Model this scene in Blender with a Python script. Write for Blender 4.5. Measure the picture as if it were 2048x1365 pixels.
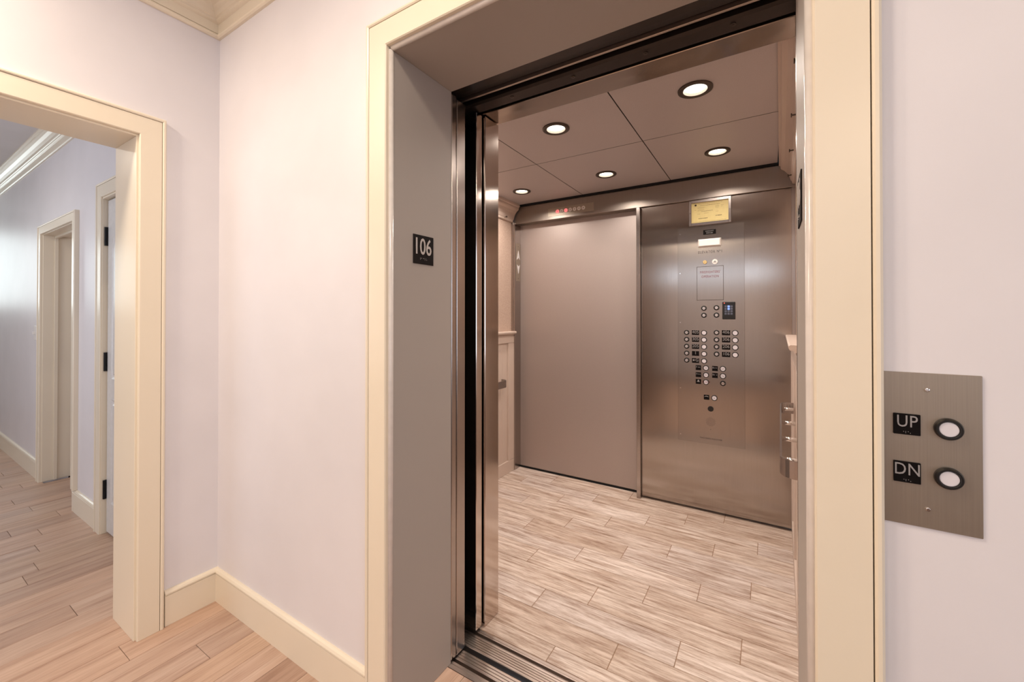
import bpy, bmesh, math, random
from mathutils import Vector, Matrix
random.seed(7)
for o in list(bpy.data.objects): bpy.data.objects.remove(o)
S = bpy.context.scene
COL = S.collection

# ---------------------------------------------------------------- camera
cd = bpy.data.cameras.new('camera'); cam = bpy.data.objects.new('camera', cd); COL.objects.link(cam)
cam.location = (0, 0, 1.285)
cam.rotation_euler = (math.radians(90.38), 0, math.atan2(.527, .850))
cd.sensor_width = 36; cd.lens = 36 * 824 / 2048; cd.shift_y = -56 / 2048; cd.clip_start = .02
S.camera = cam
# ---------------------------------------------------------------- world, lights, exposure
S.view_settings.view_transform = 'Standard'; S.view_settings.look = 'None'
S.view_settings.gamma = 1; S.view_settings.use_curve_mapping = False
S.view_settings.exposure = 0.0
w = bpy.data.worlds.new('world'); S.world = w; w.use_nodes = True
bg = w.node_tree.nodes['Background']; bg.inputs[0].default_value = (.62, .80, 1, 1); bg.inputs[1].default_value = 1.2

def area(name, loc, rot, size, power, color, spread=180, size_y=None):
    l = bpy.data.lights.new(name, 'AREA'); l.energy = power; l.color = color; l.size = size
    if size_y: l.shape = 'RECTANGLE'; l.size_y = size_y
    else: l.shape = 'DISK'
    l.spread = math.radians(spread)
    o = bpy.data.objects.new(name, l); COL.objects.link(o); o.location = loc; o.rotation_euler = rot
    return o
WARM = (1, .84, .66); NEUT = (1, .86, .72); COOL = (.80, .87, 1.0)
R = math.radians
# ceiling lamps of the lobby (above and behind the photographer)
ROOM_LAMPS = [(-1.84, -.30, 22), (-.62, .12, 12.5), (-1.0, -2.3, 19), (1.1, -.5, 11), (.7, -2.4, 20)]
for x, y, p in ROOM_LAMPS:
    area('ceiling_lamp_light', (x, y, 2.655), (0, 0, 0), .24, p, WARM)
# daylight: window in the lobby's rear wall, window at the hallway's end, window on its south side; plus added fills
area('lobby_window_light', (-.55, -3.42, 2.15), (R(84), 0, 0), 2.9, 6, COOL, 180, .30)
area('lobby_side_window_light', (2.92, -1.3, 1.5), (0, R(90), 0), 1.7, 25, COOL, 180, 1.8)  # cool fill added from the unseen right side of the lobby
area('hall_lamp_light', (-4.3, -.45, 2.56), (0, 0, 0), .22, 11, (1, .88, .74))  # added warm fill to brighten the hallway, no fixture there
area('passage_lamp_light', (-4.3, 1.6, 2.12), (0, 0, 0), .15, 2.2, (1, .88, .76))  # added fill that lifts the dim passage interior, no real lamp
area('hall_end_window_light', (-8.42, .05, 1.88), (0, R(-90), 0), .95, 15, (.86, .95, .92), 180, 1.0)
area('hall_side_window_light', (-3.6, -1.42, 1.55), (R(90), 0, 0), 1.6, 16, (.80, .87, 1), 180, 1.5)
# car downlights
CAR_Z = 2.205
CAR_LAMPS = [(-.246, 1.808), (-.880, 1.830), (-.235, 2.560), (-.888, 2.592), (-1.540, 2.620), (-1.520, 1.850)]
for x, y in CAR_LAMPS:
    area('car_downlight_light', (x, y, CAR_Z - .004), (0, 0, 0), .085, 5.2, (1, .89, .79), 150)

# ---------------------------------------------------------------- materials
def newmat(name):
    m = bpy.data.materials.new(name); m.use_nodes = True
    return m, m.node_tree.nodes, m.node_tree.links, m.node_tree.nodes['Principled BSDF']
def srgb(r, g, b):
    f = lambda c: ((c / 255 + .055) / 1.055) ** 2.4 if c > 10 else c / 255 / 12.92
    return (f(r), f(g), f(b), 1)
def noise(N, L, vec, scale, detail=3, rough=.5):
    n = N.new('ShaderNodeTexNoise'); n.inputs['Scale'].default_value = scale
    n.inputs['Detail'].default_value = detail; n.inputs['Roughness'].default_value = rough
    if vec is not None: L.new(vec, n.inputs['Vector'])
    return n.outputs[0]
def mapping(N, L, scale, rnd=False, src='Object', rot=(0, 0, 0)):
    tc = N.new('ShaderNodeTexCoord'); mp = N.new('ShaderNodeMapping'); mp.inputs['Scale'].default_value = scale
    mp.inputs['Rotation'].default_value = rot
    L.new(tc.outputs[src], mp.inputs['Vector'])
    if rnd:
        oi = N.new('ShaderNodeObjectInfo'); mu = N.new('ShaderNodeMath'); mu.operation = 'MULTIPLY'; mu.inputs[1].default_value = 57.3
        L.new(oi.outputs['Random'], mu.inputs[0]); cb = N.new('ShaderNodeCombineXYZ')
        for i in range(3): L.new(mu.outputs[0], cb.inputs[i])
        L.new(cb.outputs[0], mp.inputs['Location'])
    return mp.outputs[0]
def ramp(N, L, fac, stops):
    r = N.new('ShaderNodeValToRGB'); e = r.color_ramp.elements
    while len(e) < len(stops): e.new(.5)
    for el, (p, c) in zip(e, stops): el.position = p; el.color = c
    L.new(fac, r.inputs[0]); return r.outputs[0]
def bump(N, L, h, strength, dist, b):
    n = N.new('ShaderNodeBump'); n.inputs['Strength'].default_value = strength; n.inputs['Distance'].default_value = dist
    L.new(h, n.inputs['Height']); L.new(n.outputs[0], b.inputs['Normal'])
def mixc(N, L, fac, a, b, mode='MIX'):
    m = N.new('ShaderNodeMix'); m.data_type = 'RGBA'; m.blend_type = mode
    for sock, v in ((0, fac), (6, a), (7, b)):
        if isinstance(v, (int, float, tuple)): m.inputs[sock].default_value = v
        else: L.new(v, m.inputs[sock])
    return m.outputs[2]

def paint(name, col, rough, bs=.06, sc=260, spec=.5, var=.03):
    m, N, L, b = newmat(name)
    v = mapping(N, L, (1, 1, 1))
    n = noise(N, L, v, 3, 3)
    c2 = tuple(min(1, x * (1 - var * 2)) for x in col[:3]) + (1,)
    L.new(ramp(N, L, n, [(.3, c2), (.7, col)]), b.inputs['Base Color'])
    b.inputs['Roughness'].default_value = rough; b.inputs['Specular IOR Level'].default_value = spec
    bump(N, L, noise(N, L, v, sc, 2), bs, .001, b)
    return m
def plain(name, col, rough=.5, metal=0, spec=.5, emit=None, es=0):
    m, N, L, b = newmat(name)
    v = mapping(N, L, (1, 1, 1)); n = noise(N, L, v, 40, 2)
    c2 = tuple(x * .93 for x in col[:3]) + (1,)
    L.new(ramp(N, L, n, [(.3, c2), (.7, col)]), b.inputs['Base Color'])
    b.inputs['Roughness'].default_value = rough; b.inputs['Metallic'].default_value = metal
    b.inputs['Specular IOR Level'].default_value = spec
    if emit: b.inputs['Emission Color'].default_value = emit; b.inputs['Emission Strength'].default_value = es
    return m
def steel(name, col, rough=.24, aniso=.75, grain=(900, 900, 6), bs=.05, arot=0.0, metal=1):
    m, N, L, b = newmat(name)
    v = mapping(N, L, grain)
    n = noise(N, L, v, 1, 3, .6)
    v2 = mapping(N, L, (2.2, 2.2, .7)); n2 = noise(N, L, v2, 1, 2)
    c2 = tuple(x * .88 for x in col[:3]) + (1,)
    L.new(ramp(N, L, n, [(.25, c2), (.75, col)]), b.inputs['Base Color'])
    b.inputs['Metallic'].default_value = metal
    r = N.new('ShaderNodeMapRange'); r.inputs['To Min'].default_value = rough - .03; r.inputs['To Max'].default_value = rough + .04
    L.new(n2, r.inputs[0]); L.new(r.outputs[0], b.inputs['Roughness'])
    b.inputs['Anisotropic'].default_value = aniso; b.inputs['Anisotropic Rotation'].default_value = arot
    t = N.new('ShaderNodeTangent'); t.direction_type = 'RADIAL'; t.axis = 'Z'
    L.new(t.outputs[0], b.inputs['Tangent'])
    bump(N, L, n, bs, .0004, b)
    return m

M = {}
M['wall'] = paint('wall_paint', srgb(233, 229, 232), .42, .05, 300, .45)
M['ceiling'] = paint('ceiling_paint', srgb(226, 224, 226), .7)
M['trim'] = paint('cream_trim_paint', srgb(238, 226, 205), .30, .05, 120, .5, .015)
M['gray'] = paint('warm_gray_door_frame_paint', srgb(172, 163, 156), .55, .05, 420, .3, .01)
M['car_trim'] = paint('car_taupe_trim_paint', srgb(206, 188, 176), .38, .05, 120, .4, .015)
M['steel'] = steel('brushed_stainless_panel', srgb(180, 170, 162), .17, .72)
M['steel_col'] = steel('polished_stainless_column', srgb(214, 203, 195), .13, .3)
M['steel_face'] = steel('brushed_control_plate', srgb(172, 163, 156), .20, .7)  # slightly darker tone stands in for the plate's differing reflections
M['steel_tr'] = steel('satin_transom_steel', srgb(160, 150, 142), .40, .0)
M['bead'] = plain('glossy_bead_paint', srgb(228, 220, 214), .22)
M['label'] = plain('matte_black_label', srgb(16, 12, 12), .75, 0, .12)
M['steel_h'] = steel('brushed_stainless_trim', srgb(184, 175, 170), .26, .5)
M['steel_dull'] = steel('rear_door_dull_stainless', srgb(190, 178, 173), .50, .3, (260, 260, 260), .08, metal=.75)
M['steel_ceiling'] = steel('car_ceiling_dull_stainless', srgb(204, 196, 196), .50, .3, (260, 260, 260), .05, metal=.45)
M['steel_plate'] = steel('call_plate_brushed_steel', srgb(176, 164, 150), .42, .5, metal=.8)
M['alu'] = steel('sill_aluminium', srgb(196, 184, 176), .34, .3, (6, 700, 700), .12)
M['dark_steel'] = plain('dark_header_steel', srgb(66, 58, 54), .42, .8)
M['black'] = plain('black_plastic', srgb(22, 20, 20), .35)
M['void'] = plain('shaft_darkness', srgb(12, 12, 13), .9)
M['teal'] = plain('shaft_dark_teal', srgb(8, 26, 34), .8)
M['hinge'] = plain('black_iron', srgb(24, 24, 26), .45, .6)
M['bronze'] = plain('dark_bronze_ring', srgb(80, 70, 63), .4, .6)
M['reflector'] = plain('white_reflector', srgb(240, 232, 220), .3)
M['lens'] = plain('glowing_lens', srgb(255, 250, 240), .3, 0, .5, (1, .93, .82, 1), 3.5)
M['btn'] = plain('white_button_lens', srgb(226, 222, 228), .25)
M['white'] = plain('white_plastic', srgb(240, 236, 232), .35)
M['ivory'] = plain('white_panel_door_paint', srgb(222, 220, 218), .3)
M['sign'] = plain('sign_black', srgb(26, 20, 20), .7, 0, .15)
M['sign_text'] = plain('sign_light_gray', srgb(190, 182, 178), .5)
M['text_gray'] = plain('label_gray', srgb(150, 146, 146), .5)
M['text_dark'] = plain('engraved_dark', srgb(48, 38, 36), .6)
M['text_red'] = plain('engraved_red', srgb(120, 30, 40), .6)
M['chrome'] = plain('bright_chrome', srgb(230, 226, 224), .15, 1)
M['brass'] = plain('brass_key_cylinder', srgb(222, 190, 130), .25, 1)
M['paper'] = plain('yellow_certificate_paper', srgb(206, 188, 128), .6)
M['ink'] = plain('certificate_ink', srgb(110, 88, 52), .7)
M['ink_dark'] = plain('certificate_dark_ink', srgb(60, 46, 30), .7)
M['red_glow'] = plain('lit_red_indicator', srgb(240, 120, 120), .4, 0, .5, (1, .22, .22, 1), .9)
M['led_red'] = plain('red_led', srgb(240, 60, 50), .4, 0, .5, (1, .12, .08, 1), 3)
M['led_blue'] = plain('blue_keypad_glow', srgb(120, 150, 230), .4, 0, .5, (.25, .42, 1, 1), .7)
M['ind_gray'] = plain('unlit_indicator', srgb(236, 230, 226), .4)
M['key_gray'] = plain('keypad_gray_key', srgb(92, 96, 112), .4)
M['arrow'] = plain('white_arrow_lens', srgb(228, 224, 226), .35)
M['grout'] = plain('tan_grout', srgb(150, 122, 100), .9)
M['sub'] = plain('seam_brown', srgb(96, 70, 54), .9)
m, N, L, b = newmat('window_glass'); b.inputs['Transmission Weight'].default_value = 1; b.inputs['Roughness'].default_value = 0; b.inputs['IOR'].default_value = 1.45
M['glass'] = m

def fabric():
    m, N, L, b = newmat('woven_wallcovering')
    v = mapping(N, L, (500, 500, 160)); n1 = noise(N, L, v, 1, 3)
    v2 = mapping(N, L, (160, 160, 500)); n2 = noise(N, L, v2, 1, 3)
    ad = N.new('ShaderNodeMath'); ad.operation = 'ADD'; L.new(n1, ad.inputs[0]); L.new(n2, ad.inputs[1])
    dv = N.new('ShaderNodeMath'); dv.operation = 'MULTIPLY'; dv.inputs[1].default_value = .5; L.new(ad.outputs[0], dv.inputs[0])
    L.new(ramp(N, L, dv.outputs[0], [(.35, srgb(164, 138, 124)), (.65, srgb(206, 184, 168))]), b.inputs['Base Color'])
    b.inputs['Roughness'].default_value = .85; bump(N, L, dv.outputs[0], .5, .001, b)
    return m
M['fabric'] = fabric()

def wood(name, cols, along, fine, plank_var, rough):
    m, N, L, b = newmat(name)
    sc = (14, 1.0, 14) if along == 'y' else (1.0, 14, 14)
    v = mapping(N, L, sc, True); n = noise(N, L, v, 1.6, 6, .62)
    sc2 = (fine, fine * .03, fine) if along == 'y' else (fine * .03, fine, fine)
    v2 = mapping(N, L, sc2, True); n2 = noise(N, L, v2, 1, 4, .7)
    base = ramp(N, L, n, cols)
    g = ramp(N, L, n2, [(.30, (.62, .56, .52, 1)), (.52, (1, 1, 1, 1))])
    c = mixc(N, L, .55, base, g, 'MULTIPLY')
    oi = N.new('ShaderNodeObjectInfo')
    pv = ramp(N, L, oi.outputs['Random'], plank_var)
    c = mixc(N, L, 1.0, c, pv, 'MULTIPLY')
    L.new(c, b.inputs['Base Color']); b.inputs['Roughness'].default_value = rough
    b.inputs['Specular IOR Level'].default_value = .4
    bump(N, L, n2, .18, .0008, b)
    return m
M['oak'] = wood('pale_pink_oak', [(.28, srgb(168, 136, 116)), (.44, srgb(194, 164, 144)), (.6, srgb(206, 178, 158)), (.75, srgb(218, 194, 176))], 'y', 170,
                [(0, (.80, .76, .76, 1)), (.25, (1, .97, .92, 1)), (.5, (.90, .90, .92, 1)), (.75, (.98, .93, .90, 1)), (1, (1.08, 1.06, 1.04, 1))], .40)
def tile_mat():
    m, N, L, b = newmat('weathered_wood_look_tile')
    v = mapping(N, L, (3.4, 38, 1), True); n = noise(N, L, v, 1.3, 9, .74)
    v3 = mapping(N, L, (3.5, 13, 1), True); n3 = noise(N, L, v3, 1.1, 5, .6)
    v2 = mapping(N, L, (9, 240, 1), True); n2 = noise(N, L, v2, 1, 4, .75)
    base = ramp(N, L, n, [(.30, srgb(140, 114, 98)), (.40, srgb(174, 153, 140)), (.50, srgb(202, 187, 177)), (.60, srgb(224, 212, 204)), (.75, srgb(230, 221, 216))])
    blot = ramp(N, L, n3, [(.36, (.70, .60, .52, 1)), (.5, (1, 1, 1, 1)), (.66, (1.0, 1.0, 1.0, 1))])
    c = mixc(N, L, .45, base, blot, 'MULTIPLY')
    g = ramp(N, L, n2, [(.36, (.56, .50, .45, 1)), (.5, (1, 1, 1, 1))])
    c = mixc(N, L, .72, c, g, 'MULTIPLY')
    oi = N.new('ShaderNodeObjectInfo')
    pv = ramp(N, L, oi.outputs['Random'], [(0, (.85, .79, .74, 1)), (.3, (.95, .92, .89, 1)), (.6, (1, .98, .96, 1)), (.85, (.96, .96, .98, 1)), (1, (1.05, 1.04, 1.03, 1))])
    c = mixc(N, L, 1.0, c, pv, 'MULTIPLY')
    L.new(c, b.inputs['Base Color']); b.inputs['Roughness'].default_value = .5; b.inputs['Specular IOR Level'].default_value = .35
    bump(N, L, n, .25, .0015, b)
    return m
M['tile'] = tile_mat()

# ---------------------------------------------------------------- mesh helpers
ORG = {}
def link_mesh(name, bm, mat, parent=None, xf=None, smooth=False, org=None):
    """vertices arrive in world metres; the object's origin goes to the middle of its base"""
    if xf is not None: bm.transform(xf)
    bmesh.ops.recalc_face_normals(bm, faces=bm.faces)
    xs = [v.co.x for v in bm.verts]; ys = [v.co.y for v in bm.verts]; zs = [v.co.z for v in bm.verts]
    o3 = Vector(((min(xs) + max(xs)) / 2, (min(ys) + max(ys)) / 2, min(zs))) if org is None else Vector(org)
    bm.transform(Matrix.Translation(-o3))
    me = bpy.data.meshes.new(name); bm.to_mesh(me); bm.free()
    if smooth:
        for p in me.polygons: p.use_smooth = True
    me.materials.append(mat)
    o = bpy.data.objects.new(name, me); COL.objects.link(o)
    if parent is not None:
        o.parent = parent; o.location = o3 - ORG[parent.name]
    else: o.location = o3
    ORG[o.name] = o3
    return o
def empty(name, loc, label=None, cat=None, group=None):
    o = bpy.data.objects.new(name, None); COL.objects.link(o); o.location = loc; o.empty_display_size = .05
    ORG[o.name] = Vector(loc)
    if label: tag(o, label, cat, group)
    return o
def tag(o, label, cat, group=None, kind=None):
    o['label'] = label; o['category'] = cat
    if group: o['group'] = group
    if kind: o['kind'] = kind
    return o
def struct(o, label, cat=None):
    o['kind'] = 'structure'; o['label'] = label; o['category'] = cat or o.name.split('_')[0].split('.')[0]
    return o
def bx(bm, x0, x1, y0, y1, z0, z1, bev=0, seg=1):
    t = bmesh.new()
    bmesh.ops.create_cube(t, size=1)
    for v in t.verts:
        v.co = Vector(((x0 + x1) / 2 + v.co.x * (x1 - x0), (y0 + y1) / 2 + v.co.y * (y1 - y0), (z0 + z1) / 2 + v.co.z * (z1 - z0)))
    if bev: bmesh.ops.bevel(t, geom=list(t.edges), offset=bev, segments=seg, affect='EDGES', profile=.5)
    merge(bm, t); return bm
def merge(bm, t):
    me = bpy.data.meshes.new('tmp'); t.to_mesh(me); t.free(); bm.from_mesh(me); bpy.data.meshes.remove(me)
def box(name, x0, x1, y0, y1, z0, z1, mat, parent=None, bev=.0015, xf=None, seg=1):
    return link_mesh(name, bx(bmesh.new(), x0, x1, y0, y1, z0, z1, bev, seg), mat, parent, xf)
def cyl(bm, c, axis, r, d, r2=None, n=28, bev=0):
    """cylinder centred at c along axis 'x','y','z'"""
    t = bmesh.new()
    bmesh.ops.create_cone(t, cap_ends=True, segments=n, radius1=r, radius2=r if r2 is None else r2, depth=d)
    if bev:
        e = [e for e in t.edges if abs(e.verts[0].co.z - e.verts[1].co.z) < 1e-6]
        bmesh.ops.bevel(t, geom=e, offset=bev, segments=2, affect='EDGES', profile=.6)
    if axis == 'y': t.transform(Matrix.Rotation(math.pi / 2, 4, 'X'))
    if axis == 'x': t.transform(Matrix.Rotation(math.pi / 2, 4, 'Y'))
    t.transform(Matrix.Translation(c)); merge(bm, t); return bm
def ring(bm, c, axis, r0, r1, d, n=36, dome=.35):
    """annulus with rounded front, thickness d along axis, centred"""
    t = bmesh.new(); prof = [(r0, -d / 2), (r0, d / 2 - d * dome), (r0 + (r1 - r0) * .3, d / 2), (r1 - (r1 - r0) * .3, d / 2), (r1, d / 2 - d * dome), (r1, -d / 2)]
    rows = []
    for i in range(n):
        a = 2 * math.pi * i / n
        rows.append([t.verts.new((r * math.cos(a), r * math.sin(a), z)) for r, z in prof])
    for i in range(n):
        A, B = rows[i], rows[(i + 1) % n]
        for k in range(len(prof)):
            k2 = (k + 1) % len(prof); t.faces.new((A[k], B[k], B[k2], A[k2]))
    if axis == 'y': t.transform(Matrix.Rotation(math.pi / 2, 4, 'X'))        # +z -> -y
    if axis == '-z': t.transform(Matrix.Rotation(math.pi, 4, 'X'))
    t.transform(Matrix.Translation(c)); merge(bm, t); return bm
def prism(bm, pts, A, B):
    """profile pts -> world via functions A (start) and B (end)"""
    va = [bm.verts.new(A(*p)) for p in pts]; vb = [bm.verts.new(B(*p)) for p in pts]
    n = len(pts)
    for i in range(n): bm.faces.new((va[i], va[(i + 1) % n], vb[(i + 1) % n], vb[i]))
    bm.faces.new(va); bm.faces.new(vb[::-1]); return bm
def sweep(name, pts, path, depth, mat, parent, end0=None, end1=None, names=None):
    """path: list of (point, miter vector). One object per segment; profile (u along miter, v along depth)"""
    D = Vector(depth); out = []
    for k in range(len(path) - 1):
        (p0, m0), (p1, m1) = path[k], path[k + 1]
        p0, p1, m0, m1 = Vector(p0), Vector(p1), Vector(m0), Vector(m1)
        bm = prism(bmesh.new(), pts, lambda u, v: p0 + m0 * u + D * v, lambda u, v: p1 + m1 * u + D * v)
        out.append(link_mesh(names[k] if names else name, bm, mat, parent))
    return out
def text(name, s, loc, size, mat, parent, facing='-y', ext=.0006, xf=None, align='CENTER', sx=1.0, spacing=1.0, bold=0.0):
    c = bpy.data.curves.new('t', 'FONT'); c.body = s; c.size = size; c.align_x = align; c.align_y = 'CENTER'; c.extrude = ext
    c.space_character = spacing; c.resolution_u = 3; c.offset = bold
    o = bpy.data.objects.new('t', c); COL.objects.link(o)
    dg = bpy.context.evaluated_depsgraph_get(); me = bpy.data.meshes.new_from_object(o.evaluated_get(dg))
    bpy.data.objects.remove(o); bpy.data.curves.remove(c)
    bm = bmesh.new(); bm.from_mesh(me); bpy.data.meshes.remove(me)
    bm.transform(Matrix.Diagonal((sx, 1, 1, 1)))
    if facing == '-y': rot = Matrix.Rotation(math.pi / 2, 4, 'X')
    elif facing == '+x': rot = Matrix.Rotation(math.pi / 2, 4, 'Z') @ Matrix.Rotation(math.pi / 2, 4, 'X')
    elif facing == '-x': rot = Matrix.Rotation(-math.pi / 2, 4, 'Z') @ Matrix.Rotation(math.pi / 2, 4, 'X')
    bm.transform(Matrix.Translation(loc) @ rot)
    return link_mesh(name, bm, mat, parent, xf)
def wall_cells(us, vs, holes):
    """rectangles of a wall between cut lines, leaving the holes out"""
    us = sorted(set(us + [h[0] for h in holes] + [h[1] for h in holes])); vs = sorted(set(vs + [h[2] for h in holes] + [h[3] for h in holes]))
    for i in range(len(us) - 1):
        for j in range(len(vs) - 1):
            cu, cv = (us[i] + us[i + 1]) / 2, (vs[j] + vs[j + 1]) / 2
            if not any(h[0] < cu < h[1] and h[2] < cv < h[3] for h in holes): yield us[i], us[i + 1], vs[j], vs[j + 1]
def wall(name, axis, p0, p1, u0, u1, z0, z1, holes, mat, label):
    bm = bmesh.new()
    for a, b_, c, d in wall_cells([u0, u1], [z0, z1], holes):
        if axis == 'y': bx(bm, a, b_, p0, p1, c, d)
        else: bx(bm, p0, p1, a, b_, c, d)
    bmesh.ops.remove_doubles(bm, verts=bm.verts, dist=1e-5)
    # drop the inner faces where two cells meet
    seen = {}
    for f in bm.faces: seen.setdefault(tuple(sorted(v.index for v in f.verts)), []).append(f)
    bm.verts.index_update(); seen = {}
    for f in bm.faces: seen.setdefault(tuple(sorted(v.index for v in f.verts)), []).append(f)
    bmesh.ops.delete(bm, geom=[f for fs in seen.values() if len(fs) > 1 for f in fs], context='FACES_ONLY')
    return struct(link_mesh(name, bm, mat), label, 'wall')

# ================================================================ SETTING
CZ = 2.70; HZ = 2.62          # lobby ceiling, hallway ceiling
YF = .893                     # elevator wall
XL = -2.13                    # left wall, lobby side
XH = -2.35                    # left wall, hallway side
YH = .80                      # hallway wall
JL, JR = -.998, .060          # clear opening of the elevator frame
HT = 2.12                     # its height

wall('wall_front', 'y', YF, 1.172, -2.35, 3.0, 0, CZ + .1, [(JL - .02, JR + .02, -1, HT + .02)], M['wall'], 'pale lavender-white wall around the elevator opening')
wall('wall_left', 'x', XH, XL, -3.5, YF, 0, CZ + .1, [(-.35, .615, -1, 2.015)], M['wall'], 'pale wall with the cased doorway to the hallway')
wall('wall_right', 'x', 3.0, 3.15, -3.5, 1.172, 0, CZ + .1, [(-2.25, -.35, .6, 2.4)], M['wall'], 'lobby wall behind the photographer on the right')
wall('wall_back', 'y', -3.65, -3.5, -2.35, 3.15, 0, CZ + .1, [(-2.0, .9, 1.95, 2.35)], M['wall'], 'lobby wall behind the photographer with a window')
wall('wall_hallway', 'y', YH, YH + .14, -8.5, XH, 0, HZ + .1, [(-4.765, -3.905, -1, 1.915), (-3.335, -2.50, -1, 1.985)], M['wall'], 'hallway wall with an open passage and a panelled door')
wall('wall_hallway.001', 'y', -1.65, -1.5, -8.5, XH, 0, HZ + .1, [(-4.4, -2.8, .8, 2.3)], M['wall'], 'far side wall of the hallway with a window')
wall('wall_hallway.002', 'x', -8.65, -8.5, -1.65, YH + .14, 0, HZ + .1, [(-.45, .55, 1.38, 2.38)], M['wall'], 'end wall of the hallway with a high window')
# passage beyond the open cased opening
bm = bmesh.new(); bx(bm, -4.87, -4.765, YH + .14, 2.3, 0, 2.3); bx(bm, -3.905, -3.80, YH + .14, 2.3, 0, 2.3); bx(bm, -4.87, -3.80, 2.3, 2.4, 0, 2.3)
struct(link_mesh('wall_passage', bm, M['wall']), 'pale walls inside the open passage off the hallway', 'wall')
bm = bmesh.new(); bx(bm, -4.87, -3.80, YH + .14, 2.4, 2.14, 2.25)
struct(link_mesh('ceiling_passage', bm, M['ceiling']), 'low ceiling inside the open passage', 'ceiling')
struct(box('ceiling', -2.35, 3.15, -3.65, 1.172, CZ, CZ + .1, M['ceiling'], bev=0), 'white lobby ceiling', 'ceiling')
struct(box('ceiling.001', -8.65, XH, -1.65, YH + .14, HZ, HZ + .1, M['ceiling'], bev=0), 'bluish white hallway ceiling seen through the doorway', 'ceiling')

def window(n, axis, p, u0, u1, z0, z1, label):
    e = empty('window_%d' % n, ((u0 + u1) / 2, p, z0) if axis == 'y' else (p, (u0 + u1) / 2, z0)); struct(e, label, 'window')
    def part(name, a, b_, c, d, mat, t=.02):
        if axis == 'y': box(name, a, b_, p - t, p + t, c, d, mat, e, .002)
        else: box(name, p - t, p + t, a, b_, c, d, mat, e, .002)
    part('window_frame', u0, u0 + .05, z0, z1, M['trim']); part('window_frame', u1 - .05, u1, z0, z1, M['trim'])
    part('window_frame', u0 + .05, u1 - .05, z0, z0 + .05, M['trim']); part('window_frame', u0 + .05, u1 - .05, z1 - .05, z1, M['trim'])
    part('mullion', (u0 + u1) / 2 - .015, (u0 + u1) / 2 + .015, z0 + .05, z1 - .05, M['trim'], .015)
    part('pane', u0 + .05, u1 - .05, z0 + .05, z1 - .05, M['glass'], .003)
window(1, 'y', -3.57, -2.0, .9, 1.95, 2.35, 'lobby window behind the photographer')
window(4, 'x', 3.07, -2.25, -.35, .6, 2.4, 'unseen side window added on the right for cool fill light')  # window added out of view to go with the cool side fill
window(2, 'y', -1.57, -4.4, -2.8, .8, 2.3, 'hallway side window facing the panelled door')
window(3, 'x', -8.57, -.45, .55, 1.38, 2.38, 'high window at the hallway end')

# ---- oak floor, plank by plank (planks run along Y, 122.5 mm wide)
fl = box('floor', -8.6, 3.1, -3.6, 2.4, -.12, -.012, M['sub'], bev=0)
# cut the slab back from the elevator shaft by making it two parts: the lobby/hall slab stops at the frame
bpy.data.meshes.remove(fl.data)
bm = bmesh.new(); bx(bm, -8.6, 3.1, -3.6, 1.165, -.12, -.012); bx(bm, -4.9, -3.7, 1.165, 2.4, -.12, -.012)
fl = struct(link_mesh('floor', bm, M['sub'], org=(0, 0, 0)), 'pale oak plank floor running from the lobby into the hallway', 'floor')
PW = .1225; X0 = -1.779
joint = {0: .724, 2: .562, 6: .527, 10: .461, 13: .559, 1: .02, 3: -.15, -1: .1, -2: -.1, 4: .05, 5: -.35, 7: -.6, 8: .1, 9: -.1}
rows = range(-14, 56)
for k in rows:
    xa = X0 - PW * (k + 1); xb = X0 - PW * k     # row k spans X from xa to xb
    if xa > 1.7: continue
    if xb > XL - .005: y1 = YF + (.0 if not (JL - .02 < (xa + xb) / 2 < JR + .02) else .272)
    elif xb > XH: y1 = .87
    elif -4.765 < (xa + xb) / 2 < -3.905: y1 = 2.2
    elif -3.34 < (xa + xb) / 2 < -2.5: y1 = .93
    else: y1 = YH
    y0 = -1.5 if xb < XH else -2.4
    random.seed(100 + k)
    j = joint.get(k, random.uniform(-.6, .75)); cuts = [y0, y1]
    t = j
    while t > y0 + .25: cuts.append(t); t -= random.uniform(.7, 1.5)
    t = j + random.uniform(.95, 1.3)
    while t < y1 - .25: cuts.append(t); t += random.uniform(.7, 1.5)
    cuts = sorted(c for c in set(cuts) if y0 <= c <= y1)
    for a, b_ in zip(cuts[:-1], cuts[1:]):
        dz = random.uniform(-.0004, .0004)
        o = box('plank', xa + .0007, xb - .0007, a + .0008, b_ - .0008, -.012, dz, M['oak'], fl, bev=.0009)

# ---- baseboards
BP = [(0, 0), (.014, 0), (.014, .122), (.010, .1245), (.010, .1265), (.0165, .129), (.0165, .134), (.012, .141), (.005, .145), (0, .145)]
UP = (0, 0, 1)
s2 = 1
bf = sweep('baseboard_front', BP, [((XL, YF, 0), (1, -1, 0)), ((JL - .100, YF, 0), (0, -1, 0))], UP, M['trim'], None)[0]; struct(bf, 'cream baseboard between the corner and the elevator casing', 'baseboard')
bl = sweep('baseboard_left', BP, [((XL, .697, 0), (1, 0, 0)), ((XL, YF, 0), (1, -1, 0))], UP, M['trim'], None)[0]; struct(bl, 'short cream baseboard beside the doorway casing', 'baseboard')
b3 = sweep('baseboard_front.001', BP, [((.158, YF, 0), (0, -1, 0)), ((3.0, YF, 0), (0, -1, 0))], UP, M['trim'], None)[0]; struct(b3, 'cream baseboard right of the elevator', 'baseboard')
b4 = sweep('baseboard_hallway', BP, [((-8.5, YH, 0), (0, -1, 0)), ((-4.83, YH, 0), (0, -1, 0))], UP, M['trim'], None)[0]; struct(b4, 'cream hallway baseboard left of the open passage', 'baseboard')
b5 = sweep('baseboard_hallway.001', BP, [((-3.905, YH, 0), (0, -1, 0)), ((-3.435, YH, 0), (0, -1, 0))], UP, M['trim'], None)[0]; struct(b5, 'short cream hallway baseboard between the passage and the panelled door', 'baseboard')

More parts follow.
